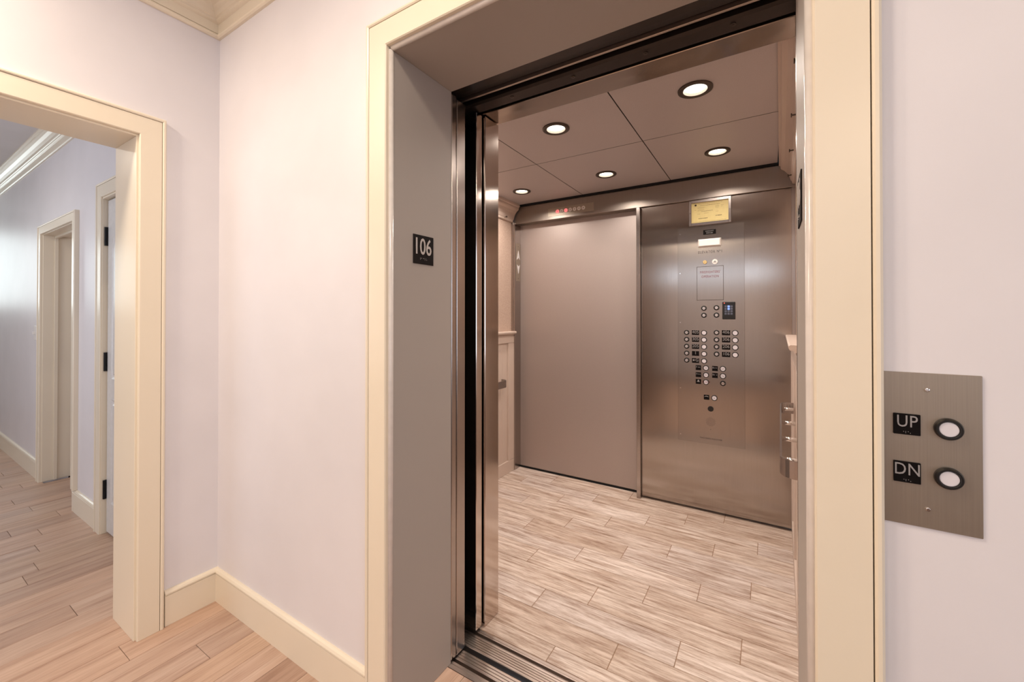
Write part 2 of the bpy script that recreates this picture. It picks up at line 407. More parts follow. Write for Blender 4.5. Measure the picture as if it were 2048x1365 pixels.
# ---- crown mouldings
CPF = [(0, 0), (.010, 0), (.016, .004), (.018, .010), (.016, .016), (.006, .018), (.006, .020), (.012, .021), (.011, .062), (.018, .066), (.024, .070), (.024, .078), (.030, .082),
       (.036, .096), (.048, .112), (.066, .124), (.082, .130), (.086, .136), (.086, .142), (.098, .146), (.100, CZ - 2.546), (0, CZ - 2.546)]
cw = sweep('trim_1', CPF, [((XL, -3.5, 2.546), (1, 0, 0)), ((XL, YF, 2.546), (1, -1, 0))], UP, M['trim'], None)[0]; struct(cw, 'cream crown moulding above the left wall', 'trim')
cw = sweep('trim_2', CPF, [((XL, YF, 2.546), (1, -1, 0)), ((3.0, YF, 2.546), (0, -1, 0))], UP, M['trim'], None)[0]; struct(cw, 'cream crown moulding above the elevator wall', 'trim')
HC = [(u * .9, v * (HZ - 2.485) / (CZ - 2.546)) for u, v in CPF]
cw = sweep('trim_3', HC, [((-8.5, YH, 2.485), (0, -1, 0)), ((XH, YH, 2.485), (0, -1, 0))], UP, M['trim'], None)[0]; struct(cw, 'cream crown moulding along the hallway wall', 'trim')

# ---- casings: flat board, groove, raised outer band, mitred corners
def casing(n, label, axis, p, s, u0, u1, zt, wd, legs=(0, 0), left=True, right=True, th=.018, band=.013):
    """opening u0..u1, height zt, in the plane axis=p, proud by s*th"""
    P = (lambda u, z: (u, p, z)) if axis == 'y' else (lambda u, z: (p, u, z))
    V = (lambda u, z: (u, 0, z)) if axis == 'y' else (lambda u, z: (0, u, z))
    D = (0, s, 0) if axis == 'y' else (s, 0, 0)
    e = empty('trim_%d' % n, P((u0 + u1) / 2, 0)); struct(e, label, 'trim')
    w1 = wd - band
    board = [(0, 0), (0, th - .003), (.003, th), (w1 - .0015, th), (w1 - .0015, 0)]
    bnd = [(w1 + .0005, 0), (w1 + .0005, th + .001), (w1 + .004, th + .004), (wd - .004, th + .004), (wd, th), (wd, 0)]
    path = [(P(u0, legs[0]), V(-1, 0)), (P(u0, zt), V(-1, 1)), (P(u1, zt), V(1, 1)), (P(u1, legs[1]), V(1, 0))]
    nm = ['casing_leg', 'casing_head', 'casing_leg']
    a, b_ = (0 if left else 1), (4 if right else 3)
    if not left: path[1] = (path[1][0], V(0, 1))
    sweep('', board, path[a:b_], D, M['trim'], e, names=nm[a:b_ - 1])
    sweep('', bnd, path[a:b_], D, M['trim'], e, names=['casing_band'] * 3)
    return e
casing(4, 'wide cream casing around the elevator opening', 'y', YF, -1, JL - .006, JR + .008, HT + .008, .090)
c5 = casing(5, 'cream casing and jamb lining of the doorway to the hallway', 'x', XL, 1, -.34, .607, 2.008, .085)
# jamb lining of the doorway
box('jamb_board', XH - .014, XL + .004, .600, .615, 0, 2.0, M['trim'], c5, .0012)
box('jamb_board', XH - .014, XL + .004, -.35, -.335, 0, 2.0, M['trim'], c5, .0012)
box('jamb_head', XH - .014, XL + .004, -.35, .615, 2.0, 2.015, M['trim'], c5, .0012)
c6 = casing(6, 'cream casing of the open passage off the hallway', 'y', YH, -1, -4.765, -3.905, 1.915, .065, legs=(0, .146), th=.022, band=.011)
box('jamb_board', -4.775, -4.760, YH - .005, YH + .055, 0, 1.91, M['trim'], c6, .001)
box('door_stop', -4.765, -4.748, YH + .055, YH + .075, 0, 1.895, M['trim'], c6, .001)
box('jamb_board', -4.775, -4.760, YH + .075, YH + .15, 0, 1.91, M['trim'], c6, .001)
box('jamb_head', -4.765, -3.905, YH - .005, YH + .15, 1.91, 1.92, M['trim'], c6, .001)
box('door_stop', -4.76, -3.905, YH + .055, YH + .075, 1.893, 1.91, M['trim'], c6, .001)
c7 = casing(7, 'cream casing of the hallway panelled door', 'y', YH, -1, -3.335, -2.52, 1.985, .085, th=.018)
box('jamb_board', -3.345, -3.330, YH - .01, YH + .14, 0, 1.98, M['trim'], c7, .001)
box('jamb_head', -3.335, -2.50, YH - .01, YH + .14, 1.975, 1.985, M['trim'], c7, .001)

# ---- hallway panelled door with arched panels
d1 = empty('door_1', (-3.32, YH + .02, 0)); struct(d1, 'white arched-panel door with black hinges in the hallway', 'door')
DY = YH + .012
box('door_leaf', -3.322, -2.515, DY, DY + .04, .012, 1.968, M['ivory'], d1, .002)
def arch_panel(x0, x1, z0, z1, arch):
    n = 14; out = []
    for w_, d in ((0, 0), (.012, .006), (.022, .006), (.03, -.001), (.055, -.0045)):
        pts = [(x0 + w_, z0 + w_), (x1 - w_, z0 + w_)]
        if arch:
            for i in range(n + 1):
                t = i / n; x = x1 - w_ + (x0 - x1 + 2 * w_) * t
                pts.append((x, z1 - w_ - arch + arch * math.sin(math.pi * t) ** .7))
        else: pts += [(x1 - w_, z1 - w_), (x0 + w_, z1 - w_)]
        out.append((pts, d))
    bm = bmesh.new(); loops = []
    for pts, d in out: loops.append([bm.verts.new((x, DY - .0008 - .006 + d, z)) for x, z in pts])
    for A, B in zip(loops[:-1], loops[1:]):
        for i in range(len(A)): bm.faces.new((A[i], A[(i + 1) % len(A)], B[(i + 1) % len(A)], B[i]))
    back = [bm.verts.new((v.co.x, DY + .002, v.co.z)) for v in loops[0]]
    for i in range(len(back)): bm.faces.new((back[i], back[(i + 1) % len(back)], loops[0][(i + 1) % len(back)], loops[0][i]))
    bm.faces.new(loops[-1]); bm.faces.new(back[::-1])
    return bm
for x0, x1 in ((-3.225, -2.955), (-2.88, -2.61)):
    link_mesh('raised_panel', arch_panel(x0, x1, .92, 1.80, .12), M['ivory'], d1)
    link_mesh('raised_panel', arch_panel(x0, x1, .20, .80, 0), M['ivory'], d1)
for z in (1.700, .958, .205):
    bm = bmesh.new(); cyl(bm, (-3.3265, DY - .007, z + .055), 'z', .0085, .11, bev=.001, n=16); bx(bm, -3.3295, -3.3275, DY - .007, DY + .03, z, z + .11); bx(bm, -3.334, -3.32, DY - .0035, DY - .0015, z, z + .11)
    h = link_mesh('hinge', bm, M['hinge'], d1)
bm = bmesh.new(); cyl(bm, (-2.58, DY - .01, .95), 'y', .03, .012, bev=.002); cyl(bm, (-2.58, DY - .035, .95), 'y', .01, .05); cyl(bm, (-2.58, DY - .06, .95), 'y', .027, .03, bev=.01)
link_mesh('door_knob', bm, M['hinge'], d1, smooth=False)

# ---- light switch
ls = empty('light_switch', (-5.0, YH, 1.09), 'small white light switch on the hallway wall left of the passage', 'switch')
box('switch_plate', -5.035, -4.965, YH - .006, YH, 1.09, 1.205, M['white'], ls, .002)
box('switch_toggle', -5.006, -4.994, YH - .02, YH - .005, 1.135, 1.158, M['white'], ls, .002)
# ---- lobby ceiling lamps (housings of the lights overhead)
for x, y, p in ROOM_LAMPS:
    bm = bmesh.new(); ring(bm, (x, y, CZ - .02), '-z', .125, .15, .04)
    struct(link_mesh('trim_lamp', bm, M['trim']), 'round ceiling lamp ring overhead in the lobby, out of frame', 'trim')

# ================================================================ ELEVATOR ENTRANCE
fr = empty('elevator_door_frame', ((JL + JR) / 2, YF, 0), 'warm gray painted steel frame lining the elevator opening', 'door frame')
Y1 = 1.182
for nm, xs in (('jamb', (JL - .018, JL)), ('jamb', (JR, JR + .018))):
    box('frame_jamb', xs[0], xs[1], YF + .006, Y1, 0, HT, M['gray'], fr, .0012)
box('frame_head', JL - .018, JR + .018, YF + .006, Y1, HT, HT + .016, M['gray'], fr, .0012)
# rounded bead at the frame's front edge
for side, x in ((-1, JL), (1, JR)):
    bm = bmesh.new(); cyl(bm, (x + side * .0060, YF + .004, HT / 2), 'z', .0090, HT, n=20)
    link_mesh('frame_bead', bm, M['bead'], fr, smooth=True)
bm = bmesh.new(); cyl(bm, ((JL + JR) / 2, YF + .004, HT + .0060), 'x', .0090, JR - JL, n=20)
link_mesh('frame_bead', bm, M['bead'], fr, smooth=True)

def sign(x, face, y0, y1, z0, z1, label):
    s = 1 if face == '+x' else -1
    e = empty('floor_number_sign', (x, (y0 + y1) / 2, z0), label, 'sign', '106 signs on the elevator jambs')
    box('sign_plate', min(x, x + s * .0025), max(x, x + s * .0025), y0, y1, z0, z1, M['sign'], e, .0008)
    yc = (y0 + y1) / 2
    text('number_text', '106', (x + s * .0030, yc - s * .005, z0 + (z1 - z0) * .58), .078, M['sign_text'], e, face, .0006, sx=.74, bold=.0006)
    bm = bmesh.new()
    for dy, dz in ((-.018, 0), (-.018, -.004), (-.013, .0), (-.004, 0), (0, 0), (.004, -.004), (.008, 0), (.012, -.004)):
        t = bmesh.new(); bmesh.ops.create_icosphere(t, subdivisions=1, radius=.0011); t.transform(Matrix.Translation((x + s * .0027, yc + .002 + dy * s, z0 + .020 + dz))); merge(bm, t)
    link_mesh('braille_dots', bm, M['sign_text'], e)
sign(JL, '+x', .986, 1.083, 1.460, 1.558, 'black square 106 sign on the left jamb, digits facing the camera')
sign(JR, '-x', 1.005, 1.102, 1.476, 1.580, 'black 106 sign seen edge-on on the right jamb')

# landing door (slid open to the left), two speeds of panel edges
ld = empty('landing_door', (JL - .5, 1.22, 0), 'stainless landing door slid open, only its leading edges showing', 'elevator door')
box('door_panel', JL - 1.0, JL - .001, 1.186, 1.2125, .006, HT - .004, M['steel_h'], ld, .002)
box('door_panel', JL - .90, JL + .001, 1.2140, 1.263, .006, HT - .014, M['steel_h'], ld, .002)
# right side strike
ls2 = empty('landing_door_strike', (JR + .02, 1.22, 0), 'narrow stainless strike strip behind the right gray jamb', 'door strike')
box('strike_strip', JR + .0005, JR + .03, 1.184, 1.215, 0, HT, M['steel_h'], ls2, .0015)
box('strike_strip', JR + .006, JR + .04, 1.2155, 1.262, 0, HT, M['dark_steel'], ls2, .0015)

# car door (open to the left)
cdoor = empty('car_door', (JL - .5, 1.36, 0), 'stainless inner car door slid open beside the column', 'elevator door')
box('door_panel', JL - .95, JL - .006, 1.345, 1.384, .010, HT - .004, M['steel_col'], cdoor, .002)
# car front columns and lintel
col1 = box('return_column', JL - .34, JL + .004, 1.392, 1.492, 0, HT - .004, M['steel_col'], bev=.002); tag(col1, 'polished stainless front column of the car left of the entrance', 'column')
col2 = box('return_column', .074, .14, 1.392, 1.492, 0, HT - .004, M['steel'], bev=.002); tag(col2, 'stainless front column of the car hidden at the right edge of the entrance', 'column')
lint = box('car_lintel', JL - .34, .14, 1.384, 1.492, HT, CAR_Z + .08, M['steel'], bev=.002); tag(lint, 'tan stainless lintel band across the top of the car entrance', 'lintel')

# door track gear above the opening
hd = empty('door_header_track', ((JL + JR) / 2, 1.28, HT), 'dark steel door track and header strip above the entrance', 'door track')
XA, XB = JL - .95, JR + .10
bm = bmesh.new(); prism(bm, [(1.187, HT + .004), (1.225, HT + .010), (1.262, HT + .018), (1.262, HT + .12), (1.187, HT + .12)], lambda y, z: Vector((XA, y, z)), lambda y, z: Vector((XB, y, z)))
link_mesh('track_housing', bm, M['dark_steel'], hd)
box('track_lip', XA, XB, 1.264, 1.273, HT + .004, HT + .05, M['alu'], hd, .001)
box('back_plate', XA, XB, 1.274, 1.300, HT + .022, HT + .12, M['dark_steel'], hd, .002)
bm = bmesh.new(); prism(bm, [(1.302, HT + .006), (1.312, HT + .000), (1.362, HT + .000), (1.376, HT + .006), (1.380, HT + .016), (1.380, HT + .1), (1.302, HT + .1)], lambda y, z: Vector((XA, y, z)), lambda y, z: Vector((XB, y, z)))
link_mesh('hanger_bar', bm, M['dark_steel'], hd)
for x in (-.824, -.573, -.326, -.080):
    bm = bmesh.new(); cyl(bm, (x, 1.330, HT - .001), 'z', .0075, .004, n=20, bev=.0012); cyl(bm, (x, 1.330, HT - .003), 'z', .003, .003, n=6)
    link_mesh('screw', bm, M['bronze'], hd)
for x in (-.93, -.91, -.89, -.865, -.42, -.40, -.38, -.18, -.16, -.14):
    bm = bmesh.new(); bx(bm, x - .006, x + .006, 1.283, 1.289, HT + .0205, HT + .0225); link_mesh('track_slot', bm, M['void'], hd)
# hoistway: dark linings either side of the running gap
bm = bmesh.new()
bx(bm, JL - 1.2, JL - 1.1, 1.175, 1.50, -.3, 2.6); bx(bm, JR + .14, JR + .2, 1.175, 1.39, -.3, 2.6); bx(bm, JL - 1.2, JR + .2, 1.18, 1.50, HT + .14, HT + .2)
bx(bm, JL - 1.2, JL - .9, 1.265, 1.34, -.3, 2.3)
struct(link_mesh('wall_shaft', bm, M['void']), 'black hoistway behind the door edges', 'wall')
struct(box('wall_shaft.001', JL - 1.2, JR + .2, 1.17, 1.40, -.34, -.30, M['teal'], bev=0), 'dark floor deep in the running gap', 'wall')

struct(box('wall_shaft.002', JL - 1.2, JR + .2, 1.279, 1.30, -.30, -.052, M['teal'], bev=0), 'dark teal apron under the car sill, seen in the running gap', 'wall')
# sills
def sill(name, label, prof, x0, x1, cat='door sill'):
    bm = prism(bmesh.new(), prof, lambda y, z: Vector((x0, y, z)), lambda y, z: Vector((x1, y, z)))
    return tag(link_mesh(name, bm, M['alu']), label, cat)
def ridges(y0, y1, n, top=0, d=.0022):
    st = (y1 - y0) / n; out = []
    for i in range(n):
        a = y0 + i * st; out += [(a + st * .10, top), (a + st * .80, top), (a + st * .84, top - d), (a + st * 1.06, top - d)]
    return out
P1 = [(1.166, -.05), (1.166, 0), (1.180, 0), (1.1815, -.0025), (1.1835, -.0025), (1.185, 0), (1.194, 0), (1.1945, -.022), (1.2065, -.022), (1.207, 0)] + ridges(1.208, 1.254, 4) + [(1.255, 0), (1.256, -.05)]
sill('landing_sill', 'grooved aluminium landing sill at the edge of the oak floor', P1, JL - 1.05, JR + .06)
P2 = [(1.277, -.05), (1.277, -.002)] + ridges(1.278, 1.338, 6) + [(1.340, 0), (1.3405, -.022), (1.3525, -.022), (1.353, 0), (1.358, 0), (1.359, -.002), (1.361, -.002), (1.362, 0), (1.372, 0), (1.373, -.05)]
sill('car_sill', 'grooved aluminium car sill in front of the tiled car floor', P2, JL - 1.05, .135)

# ================================================================ CAR
XW, XR = -1.80, .118      # wainscot faces left and right (right wall pivots about its back end)
YB, YD = 2.965, 3.03      # control-panel wall, rear door
piv = Vector((XR, YB, 0)); RW = Matrix.Translation(piv) @ Matrix.Rotation(-R(1.28), 4, 'Z') @ Matrix.Translation(-piv)

cf = struct(box('floor.001', -1.86, .16, 1.374, 3.10, -.06, -.0016, M['grout'], bev=0), 'wood-look tiled floor of the elevator car', 'floor')
ny = 1.458
edges = [1.3745] + [1.458 + .1405 * i for i in range(12)]
for n in range(12):
    ya, yb = edges[n], edges[n + 1]
    if n == 11: yb = 3.08
    jx = (-.705 + .205 * n); 
    while jx > -1.9: jx -= .595
    x = jx
    while x < .15:
        a, b_ = max(x, -1.83), min(x + .595, .15)
        if b_ - a > .02:
            random.seed(n * 31 + int(x * 100)); dz = random.uniform(-.0006, .0006)
            box('floor_tile', a + .0013, b_ - .0013, ya + .0013, yb - .0013, -.010, dz, M['tile'], cf, bev=.0012)
        x += .595
# car ceiling: lay-in panels with dark joints
cc = struct(box('ceiling.002', -1.80, .06, 1.50, 2.95, CAR_Z + .02, CAR_Z + .05, M['void'], bev=0), 'gray metal panelled ceiling of the elevator car', 'ceiling')
xs = [-1.795, -1.190, -.555, .057]; ysn = [1.495, 2.200, 2.935]
for i in range(3):
    for j in range(2):
        bm = bmesh.new(); t = .0026
        x0, x1, y0, y1 = xs[i] + t, xs[i + 1] - t, ysn[j] + t, ysn[j + 1] - t
        lx, ly = [(a, c) for a, c in CAR_LAMPS if x0 < a < x1 and y0 < c < y1][0]
        # panel with a round cut-out, as a fan of quads from the hole to the rim
        n = 40; rr = .0585; hole = []; rim = []; 
        for k in range(n):
            a = 2 * math.pi * k / n; ca, sa = math.cos(a), math.sin(a)
            tx = ((x1 - lx) / ca if ca > 0 else (x0 - lx) / ca) if abs(ca) > 1e-9 else 1e9
            ty = ((y1 - ly) / sa if sa > 0 else (y0 - ly) / sa) if abs(sa) > 1e-9 else 1e9
            q = min(tx, ty); hole.append((lx + rr * ca, ly + rr * sa)); rim.append((lx + q * ca, ly + q * sa, a))
        for cx_, cy_ in ((x0, y0), (x0, y1), (x1, y0), (x1, y1)): rim.append((cx_, cy_, math.atan2(cy_ - ly, cx_ - lx) % (2 * math.pi)))
        rim.sort(key=lambda q: q[2])
        for z in (CAR_Z, CAR_Z + .012):
            H = [bm.verts.new((a, b_, z)) for a, b_ in hole]; Rm = [bm.verts.new((q[0], q[1], z)) for q in rim]
            hi = 0
            for k in range(len(Rm)):
                k2 = (k + 1) % len(Rm); a1 = rim[k][2]; a2 = rim[k2][2] if k2 else 2 * math.pi
                h1 = int(round(a1 / (2 * math.pi) * n - .49)) ; h2 = int(round(a2 / (2 * math.pi) * n - .49))
                h1 %= n; h2 %= n
                if h1 == h2: bm.faces.new((H[h1], Rm[k], Rm[k2]))
                else: bm.faces.new((H[h1], Rm[k], Rm[k2], H[h2]))
            if z == CAR_Z: Hb, Rb = H, Rm
        for k in range(n): bm.faces.new((Hb[k], Hb[(k + 1) % n], H[(k + 1) % n], H[k]))
        for k in range(len(Rb)): bm.faces.new((Rb[k], Rb[(k + 1) % len(Rb)], Rm[(k + 1) % len(Rb)], Rm[k]))
        link_mesh('ceiling_panel', bm, M['steel_ceiling'], cc)
DL = ['round downlight nearest the entrance on the right', 'round downlight nearest the entrance in the middle', 'round downlight above the control panel',
      'round downlight in the middle of the back row', 'round downlight in the far left corner', 'round downlight of the front row hidden by the left column']
for x in xs[1:3]: box('joint_strip', x - .0026, x + .0026, 1.50, 2.93, CAR_Z + .0015, CAR_Z + .010, M['void'], cc, 0)
box('joint_strip', -1.79, .052, 2.1974, 2.2026, CAR_Z + .0015, CAR_Z + .010, M['void'], cc, 0)
for (x, y), lb in zip(CAR_LAMPS, DL):
    e = empty('downlight', (x, y, CAR_Z), 'lit ' + lb + ' of the car ceiling', 'lamp', 'downlights in the car ceiling')
    bm = bmesh.new(); ring(bm, (x, y, CAR_Z - .003), '-z', .0455, .0660, .008, 40); link_mesh('lamp_ring', bm, M['bronze'], e)
    bm = bmesh.new(); t = bmesh.new(); bmesh.ops.create_cone(t, cap_ends=False, segments=36, radius1=.0455, radius2=.040, depth=.014); t.transform(Matrix.Translation((x, y, CAR_Z + .003))); merge(bm, t)
    link_mesh('reflector', bm, M['reflector'], e)
    bm = cyl(bmesh.new(), (x, y, CAR_Z + .008), 'z', .044, .004, n=36); link_mesh('lamp_lens', bm, M['lens'], e)

# rear wall: transom band, post, door, control-panel wall
tr = empty('transom', (-.85, 2.95, 2.045), 'stainless transom band above the rear door and control panel', 'transom')
box('transom_panel', -1.86, .20, 2.950, 3.026, 2.052, 2.192, M['steel_tr'], tr, .0025)
box('shadow_gap_strip', -1.80, .10, 2.936, 2.962, 2.194, 2.206, M['void'], tr, 0)  # black strip paints the shadow gap between transom and ceiling
pi = empty('position_indicator', (-1.30, 2.950, 2.06), 'floor position indicator strip with seven small lenses on the transom', 'indicator')
box('indicator_plate', -1.488, -1.105, 2.9475, 2.950, 2.076, 2.140, M['steel_plate'], pi, .0008)
for i, (x, mt, ch) in enumerate([(-1.405, 'red_glow', 'P'), (-1.366, 'ind_gray', 'G'), (-1.341, 'red_glow', '1'), (-1.302, 'ind_gray', '2'), (-1.264, 'ind_gray', '3'), (-1.228, 'ind_gray', '4'), (-1.188, 'ind_gray', 'A')]):
    x = -1.405 + i * .0362
    b_ = link_mesh('indicator_lens', cyl(bmesh.new(), (x, 2.9465, 2.108), 'y', .0145, .003, n=24, bev=.0008), M[mt], pi)
    if mt == 'red_glow': b_['label'] = 'lens glowing red'
    text('lens_symbol', ch, (x, 2.9447, 2.108), .017, M['text_dark'], b_, '-y', .0002)
post = box('rear_door_post', -.787, -.761, 2.935, 3.027, 0, 2.051, M['steel_h'], bev=.002); tag(post, 'slim bright stainless post between the rear door and the control panel wall', 'post')
rd = empty('rear_car_door', (-1.29, YD, 0), 'dull taupe sliding door at the back of the car', 'elevator door')
box('door_panel', -1.90, -.77, YD, YD + .03, .014, 2.10, M['steel_dull'], rd, .002)
box('door_gap_strip', -1.80, -.787, YD - .004, YD + .03, .0, .010, M['void'], rd, 0)
jm = empty('rear_door_jamb', (-1.81, 2.98, 0), 'stainless jamb strip at the left of the rear door', 'door jamb')
box('jamb_panel', -1.838, -1.792, 2.935, 3.06, 0, 2.051, M['steel_h'], jm, .0015)
# car riding lantern in that jamb: two arrows
ln = empty('direction_lantern', (-1.79, 2.985, 1.58), 'arrow lantern plate with white up and down arrows by the rear door', 'lantern')
box('lantern_plate', -1.792, -1.7895, 2.952, 3.022, 1.575, 1.895, M['steel_plate'], ln, .0006)
def arrow(z, up, lb):
    s = 1 if up else -1; y = 2.987
    pts = [(0, .040 * s), (.024, -.036 * s), (0, -.020 * s), (-.024, -.036 * s)]
    bm = prism(bmesh.new(), pts, lambda a, b_: Vector((-1.7895, y + a, z + b_)), lambda a, b_: Vector((-1.7865, y + a, z + b_)))
    o = link_mesh('arrow', bm, M['arrow'], ln); o['label'] = lb
arrow(1.795, True, 'up arrow'); arrow(1.680, False, 'down arrow')
for z in (1.868, 1.60): link_mesh('screw', cyl(bmesh.new(), (-1.789, 2.987, z), 'x', .003, .002, n=12), M['dark_steel'], ln)

wp = box('control_wall_panel', -.760, .19, YB, YB + .03, .016, 2.051, M['steel'], bev=.002); tag(wp, 'large brushed stainless wall panel around the car controls', 'wall panel')
struct(box('wall_car_back', -1.9, .25, 3.065, 3.10, -.05, 2.3, M['void'], bev=0), 'dark shell behind the car rear wall', 'wall')
struct(box('wall_car_front', .14, .30, 1.40, 1.50, -.05, 2.3, M['void'], bev=0), 'car shell behind the right front column', 'wall')

# ---- control panel
cp = empty('control_panel', (-.318, YB, .45), 'tall brushed stainless control panel with buttons, key switches and floor labels', 'control panel')
F = YB - .003
box('face_plate', -.515, -.121, F, YB - .0002, .450, 1.875, M['steel_face'], cp, .0008)
def plate(x0, x1, z0, z1, nm, txt, lb=None, size=.026, mat='text_gray', sx=.95):
    o = box(nm, x0, x1, F - .002, F, z0, z1, M['label'], cp, .0004)
    if lb: o['label'] = lb
    if txt: text('label_text', txt, ((x0 + x1) / 2, F - .0024, (z0 + z1) / 2 + .003), size, M[mat], o, '-y', .0003, sx=sx)
    return o
def button(x, z, lb, r=.0175, rin=.0125, mark=None, mc='text_dark'):
    o = link_mesh('push_button', ring(bmesh.new(), (x, F - .003, z), 'y', rin, r, .006, 30), M['black'], cp); o['label'] = lb
    link_mesh('button_lens', cyl(bmesh.new(), (x, F - .0025, z), 'y', rin + .0005, .005, n=26, bev=.0008), M['btn'], o)
    if mark: text('button_mark', mark, (x, F - .0052, z), .014, M[mc], o, '-y', .0002)
def keysw(x, z, lb, small=False):
    o = link_mesh('key_switch', ring(bmesh.new(), (x, F - .002, z), 'y', .0095, .0170, .004, 30, .2), M['black'], cp); o['label'] = lb
    link_mesh('key_cylinder', cyl(bmesh.new(), (x, F - .004, z), 'y', .0095, .008, n=24, bev=.001), M['chrome'], o)
    link_mesh('key_slot', bx(bmesh.new(), x - .0055, x + .0055, F - .0084, F - .0078, z - .001, z + .001), M['text_dark'], o)
    link_mesh('index_mark', bx(bmesh.new(), x + .0110, x + .0165, F - .0046, F - .0040, z - .0007, z + .0007), M['text_gray'], o)
rows_z = [1.173, 1.127, 1.081, 1.035, .988]
for z, t in zip(rows_z, ['405', '305', '205', '1', '★G']):
    keysw(-.460, z, 'key switch beside the %s label' % t.replace('★', 'star '))
    if t == '★G':
        o = plate(-.4275, -.3840, z - .0155, z + .0155, 'floor_label', 'G', 'black label with a star and G', .028)
        o.children[0].location.x += .009
        bm = bmesh.new(); pts = []
        for k in range(10):
            a = math.pi / 2 + k * math.pi / 5; r = .009 if k % 2 == 0 else .004; pts.append((-.4165 + r * math.cos(a), z + .003 + r * math.sin(a)))
        prism(bm, pts, lambda a, b_: Vector((a, F - .0026, b_)), lambda a, b_: Vector((a, F - .0020, b_))); link_mesh('star_mark', bm, M['text_gray'], o)
    else: plate(-.4275, -.3840, z - .0155, z + .0155, 'floor_label', t, 'black label reading ' + t, .028)
    button(-.354, z, 'white round button beside the %s label' % t.replace('★', 'star '))
rows_r = [1.176, 1.130, 1.084, 1.037]
for z, t in zip(rows_r, ['406', '306', '206', '106']):
    keysw(-.280, z, 'key switch beside the %s label' % t)
    plate(-.2490, -.2020, z - .0160, z + .0160, 'floor_label', t, 'black label reading ' + t, .028)
    button(-.174, z, 'white round button beside the %s label' % t, .0185, .0135)
for z, t, mk in ((.942, 'F◂▸', '◂▸'), (.896, 'F▸◂', '▸◂'), (.851, None, None)):
    o = plate(-.4050, -.3725, z - .0160, z + .0160, 'function_label', None, 'small black front door label' if t else 'black alarm bell label')
    if t:
        text('label_text', 'F', (-.399, F - .0024, z + .004), .016, M['text_gray'], o, '-y', .0003)
        bm = bmesh.new()
        for s in (-1, 1):
            d = s if t == 'F◂▸' else -s; c = -.3845 + s * .0055
            prism(bm, [(c - .003 * d, z + .007), (c + .003 * d, z + .004), (c - .003 * d, z + .001)], lambda a, b_: Vector((a, F - .0026, b_)), lambda a, b_: Vector((a, F - .0020, b_)))
        bx(bm, -.3850, -.3840, F - .0026, F - .0020, z, z + .008); link_mesh('arrow_mark', bm, M['text_gray'], o)
    else:
        prism(bm := bmesh.new(), [(-.3985, z - .002), (-.3945, z + .002), (-.3925, z + .010), (-.3888, z + .0125), (-.385, z + .010), (-.383, z + .002), (-.379, z - .002)], lambda a, b_: Vector((a, F - .0026, b_)), lambda a, b_: Vector((a, F - .0020, b_)))
        link_mesh('bell_mark', bm, M['text_gray'], o)
button(-.343, .943, 'front door open button', mark='<>'); button(-.343, .897, 'front door close button', mark='><')
button(-.343, .851, 'alarm button with a red tinted ALARM mark', mark='ALARM', mc='text_red')
for z, t in ((.943, 1), (.898, 0)):
    o = plate(-.3065, -.2735, z - .0160, z + .0160, 'function_label', None, 'small black rear door label')
    text('label_text', 'R', (-.300, F - .0024, z + .004), .016, M['text_gray'], o, '-y', .0003)
    bm = bmesh.new()
    for s in (-1, 1):
        d = s if t else -s; c = -.286 + s * .0055
        prism(bm, [(c - .003 * d, z + .007), (c + .003 * d, z + .004), (c - .003 * d, z + .001)], lambda a, b_: Vector((a, F - .0026, b_)), lambda a, b_: Vector((a, F - .0020, b_)))
    link_mesh('arrow_mark', bm, M['text_gray'], o)
button(-.244, .944, 'rear door open button with dark ringed mark', .018, .013, 'o<', 'text_dark'); button(-.244, .898, 'rear door close button with dark ringed mark', .018, .013, '>o', 'text_dark')
keysw(-.244, .851, 'lone key switch below the rear door buttons')
plate(-.3565, -.3240, .7365, .7675, 'function_label', None, 'black telephone label'); o = cp.children[-1]
bm = prism(bmesh.new(), [(-.352 + .023 * i / 10, .757 + .004 * math.sin(math.pi * i / 10)) for i in range(11)] + [(-.329 - .023 * i / 10, .754 + .003 * math.sin(math.pi * i / 10)) for i in range(11)], lambda a, b_: Vector((a, F - .0026, b_)), lambda a, b_: Vector((a, F - .0020, b_)))
link_mesh('handset_mark', bm, M['text_gray'], o)
button(-.294, .752, 'call button with a dark ringed mark', .018, .013, 'o', 'text_dark')
for x, z, lb in ((-.354, 1.334, 'upper left'), (-.280, 1.337, 'upper right'), (-.354, 1.288, 'lower left'), (-.280, 1.289, 'lower right')):
    keysw(x, z, lb + ' key switch of the four under the firefighter cabinet')
o = link_mesh('camera_eye', cyl(bmesh.new(), (-.316, F - .001, .679), 'y', .0175, .003, n=30, bev=.0008), M['black'], cp); o['label'] = 'round black lens'
bm = bmesh.new()
for i in range(-4, 5):
    for j in range(-4, 5):
        x, z = i * .0075 + (j % 2) * .00375, j * .0065
        if x * x + z * z < .030 ** 2: cyl(bm, (-.316 + x, F - .0002, .594 + z), 'y', .0016, .0006, n=6)
cyl(bm, (-.316, F - .0002, .545), 'y', .002, .0006, n=8)
o = link_mesh('speaker_holes', bm, M['text_dark'], cp)
text('engraved_text', 'TWO-SIDED ELEVATOR', (-.316, F - .0003, .484), .0125, M['text_dark'], cp, '-y', .0002)
text('engraved_text', 'ELEVATOR Nº1', (-.316, F - .0003, 1.702), .024, M['text_dark'], cp, '-y', .0002, sx=.80, spacing=1.15)
fd = box('cabinet_door', -.395, -.240, F - .0012, F, 1.388, 1.607, M['steel_face'], cp, .0006); fd['label'] = 'flush square firefighter cabinet door'
bm = bmesh.new()
for a, b_, c, d in ((-.397, -.395, 1.386, 1.609), (-.240, -.238, 1.386, 1.609), (-.397, -.238, 1.607, 1.609), (-.397, -.238, 1.386, 1.388)): bx(bm, a, b_, F - .0004, F, c, d)
link_mesh('cabinet_seam', bm, M['bronze'], fd)
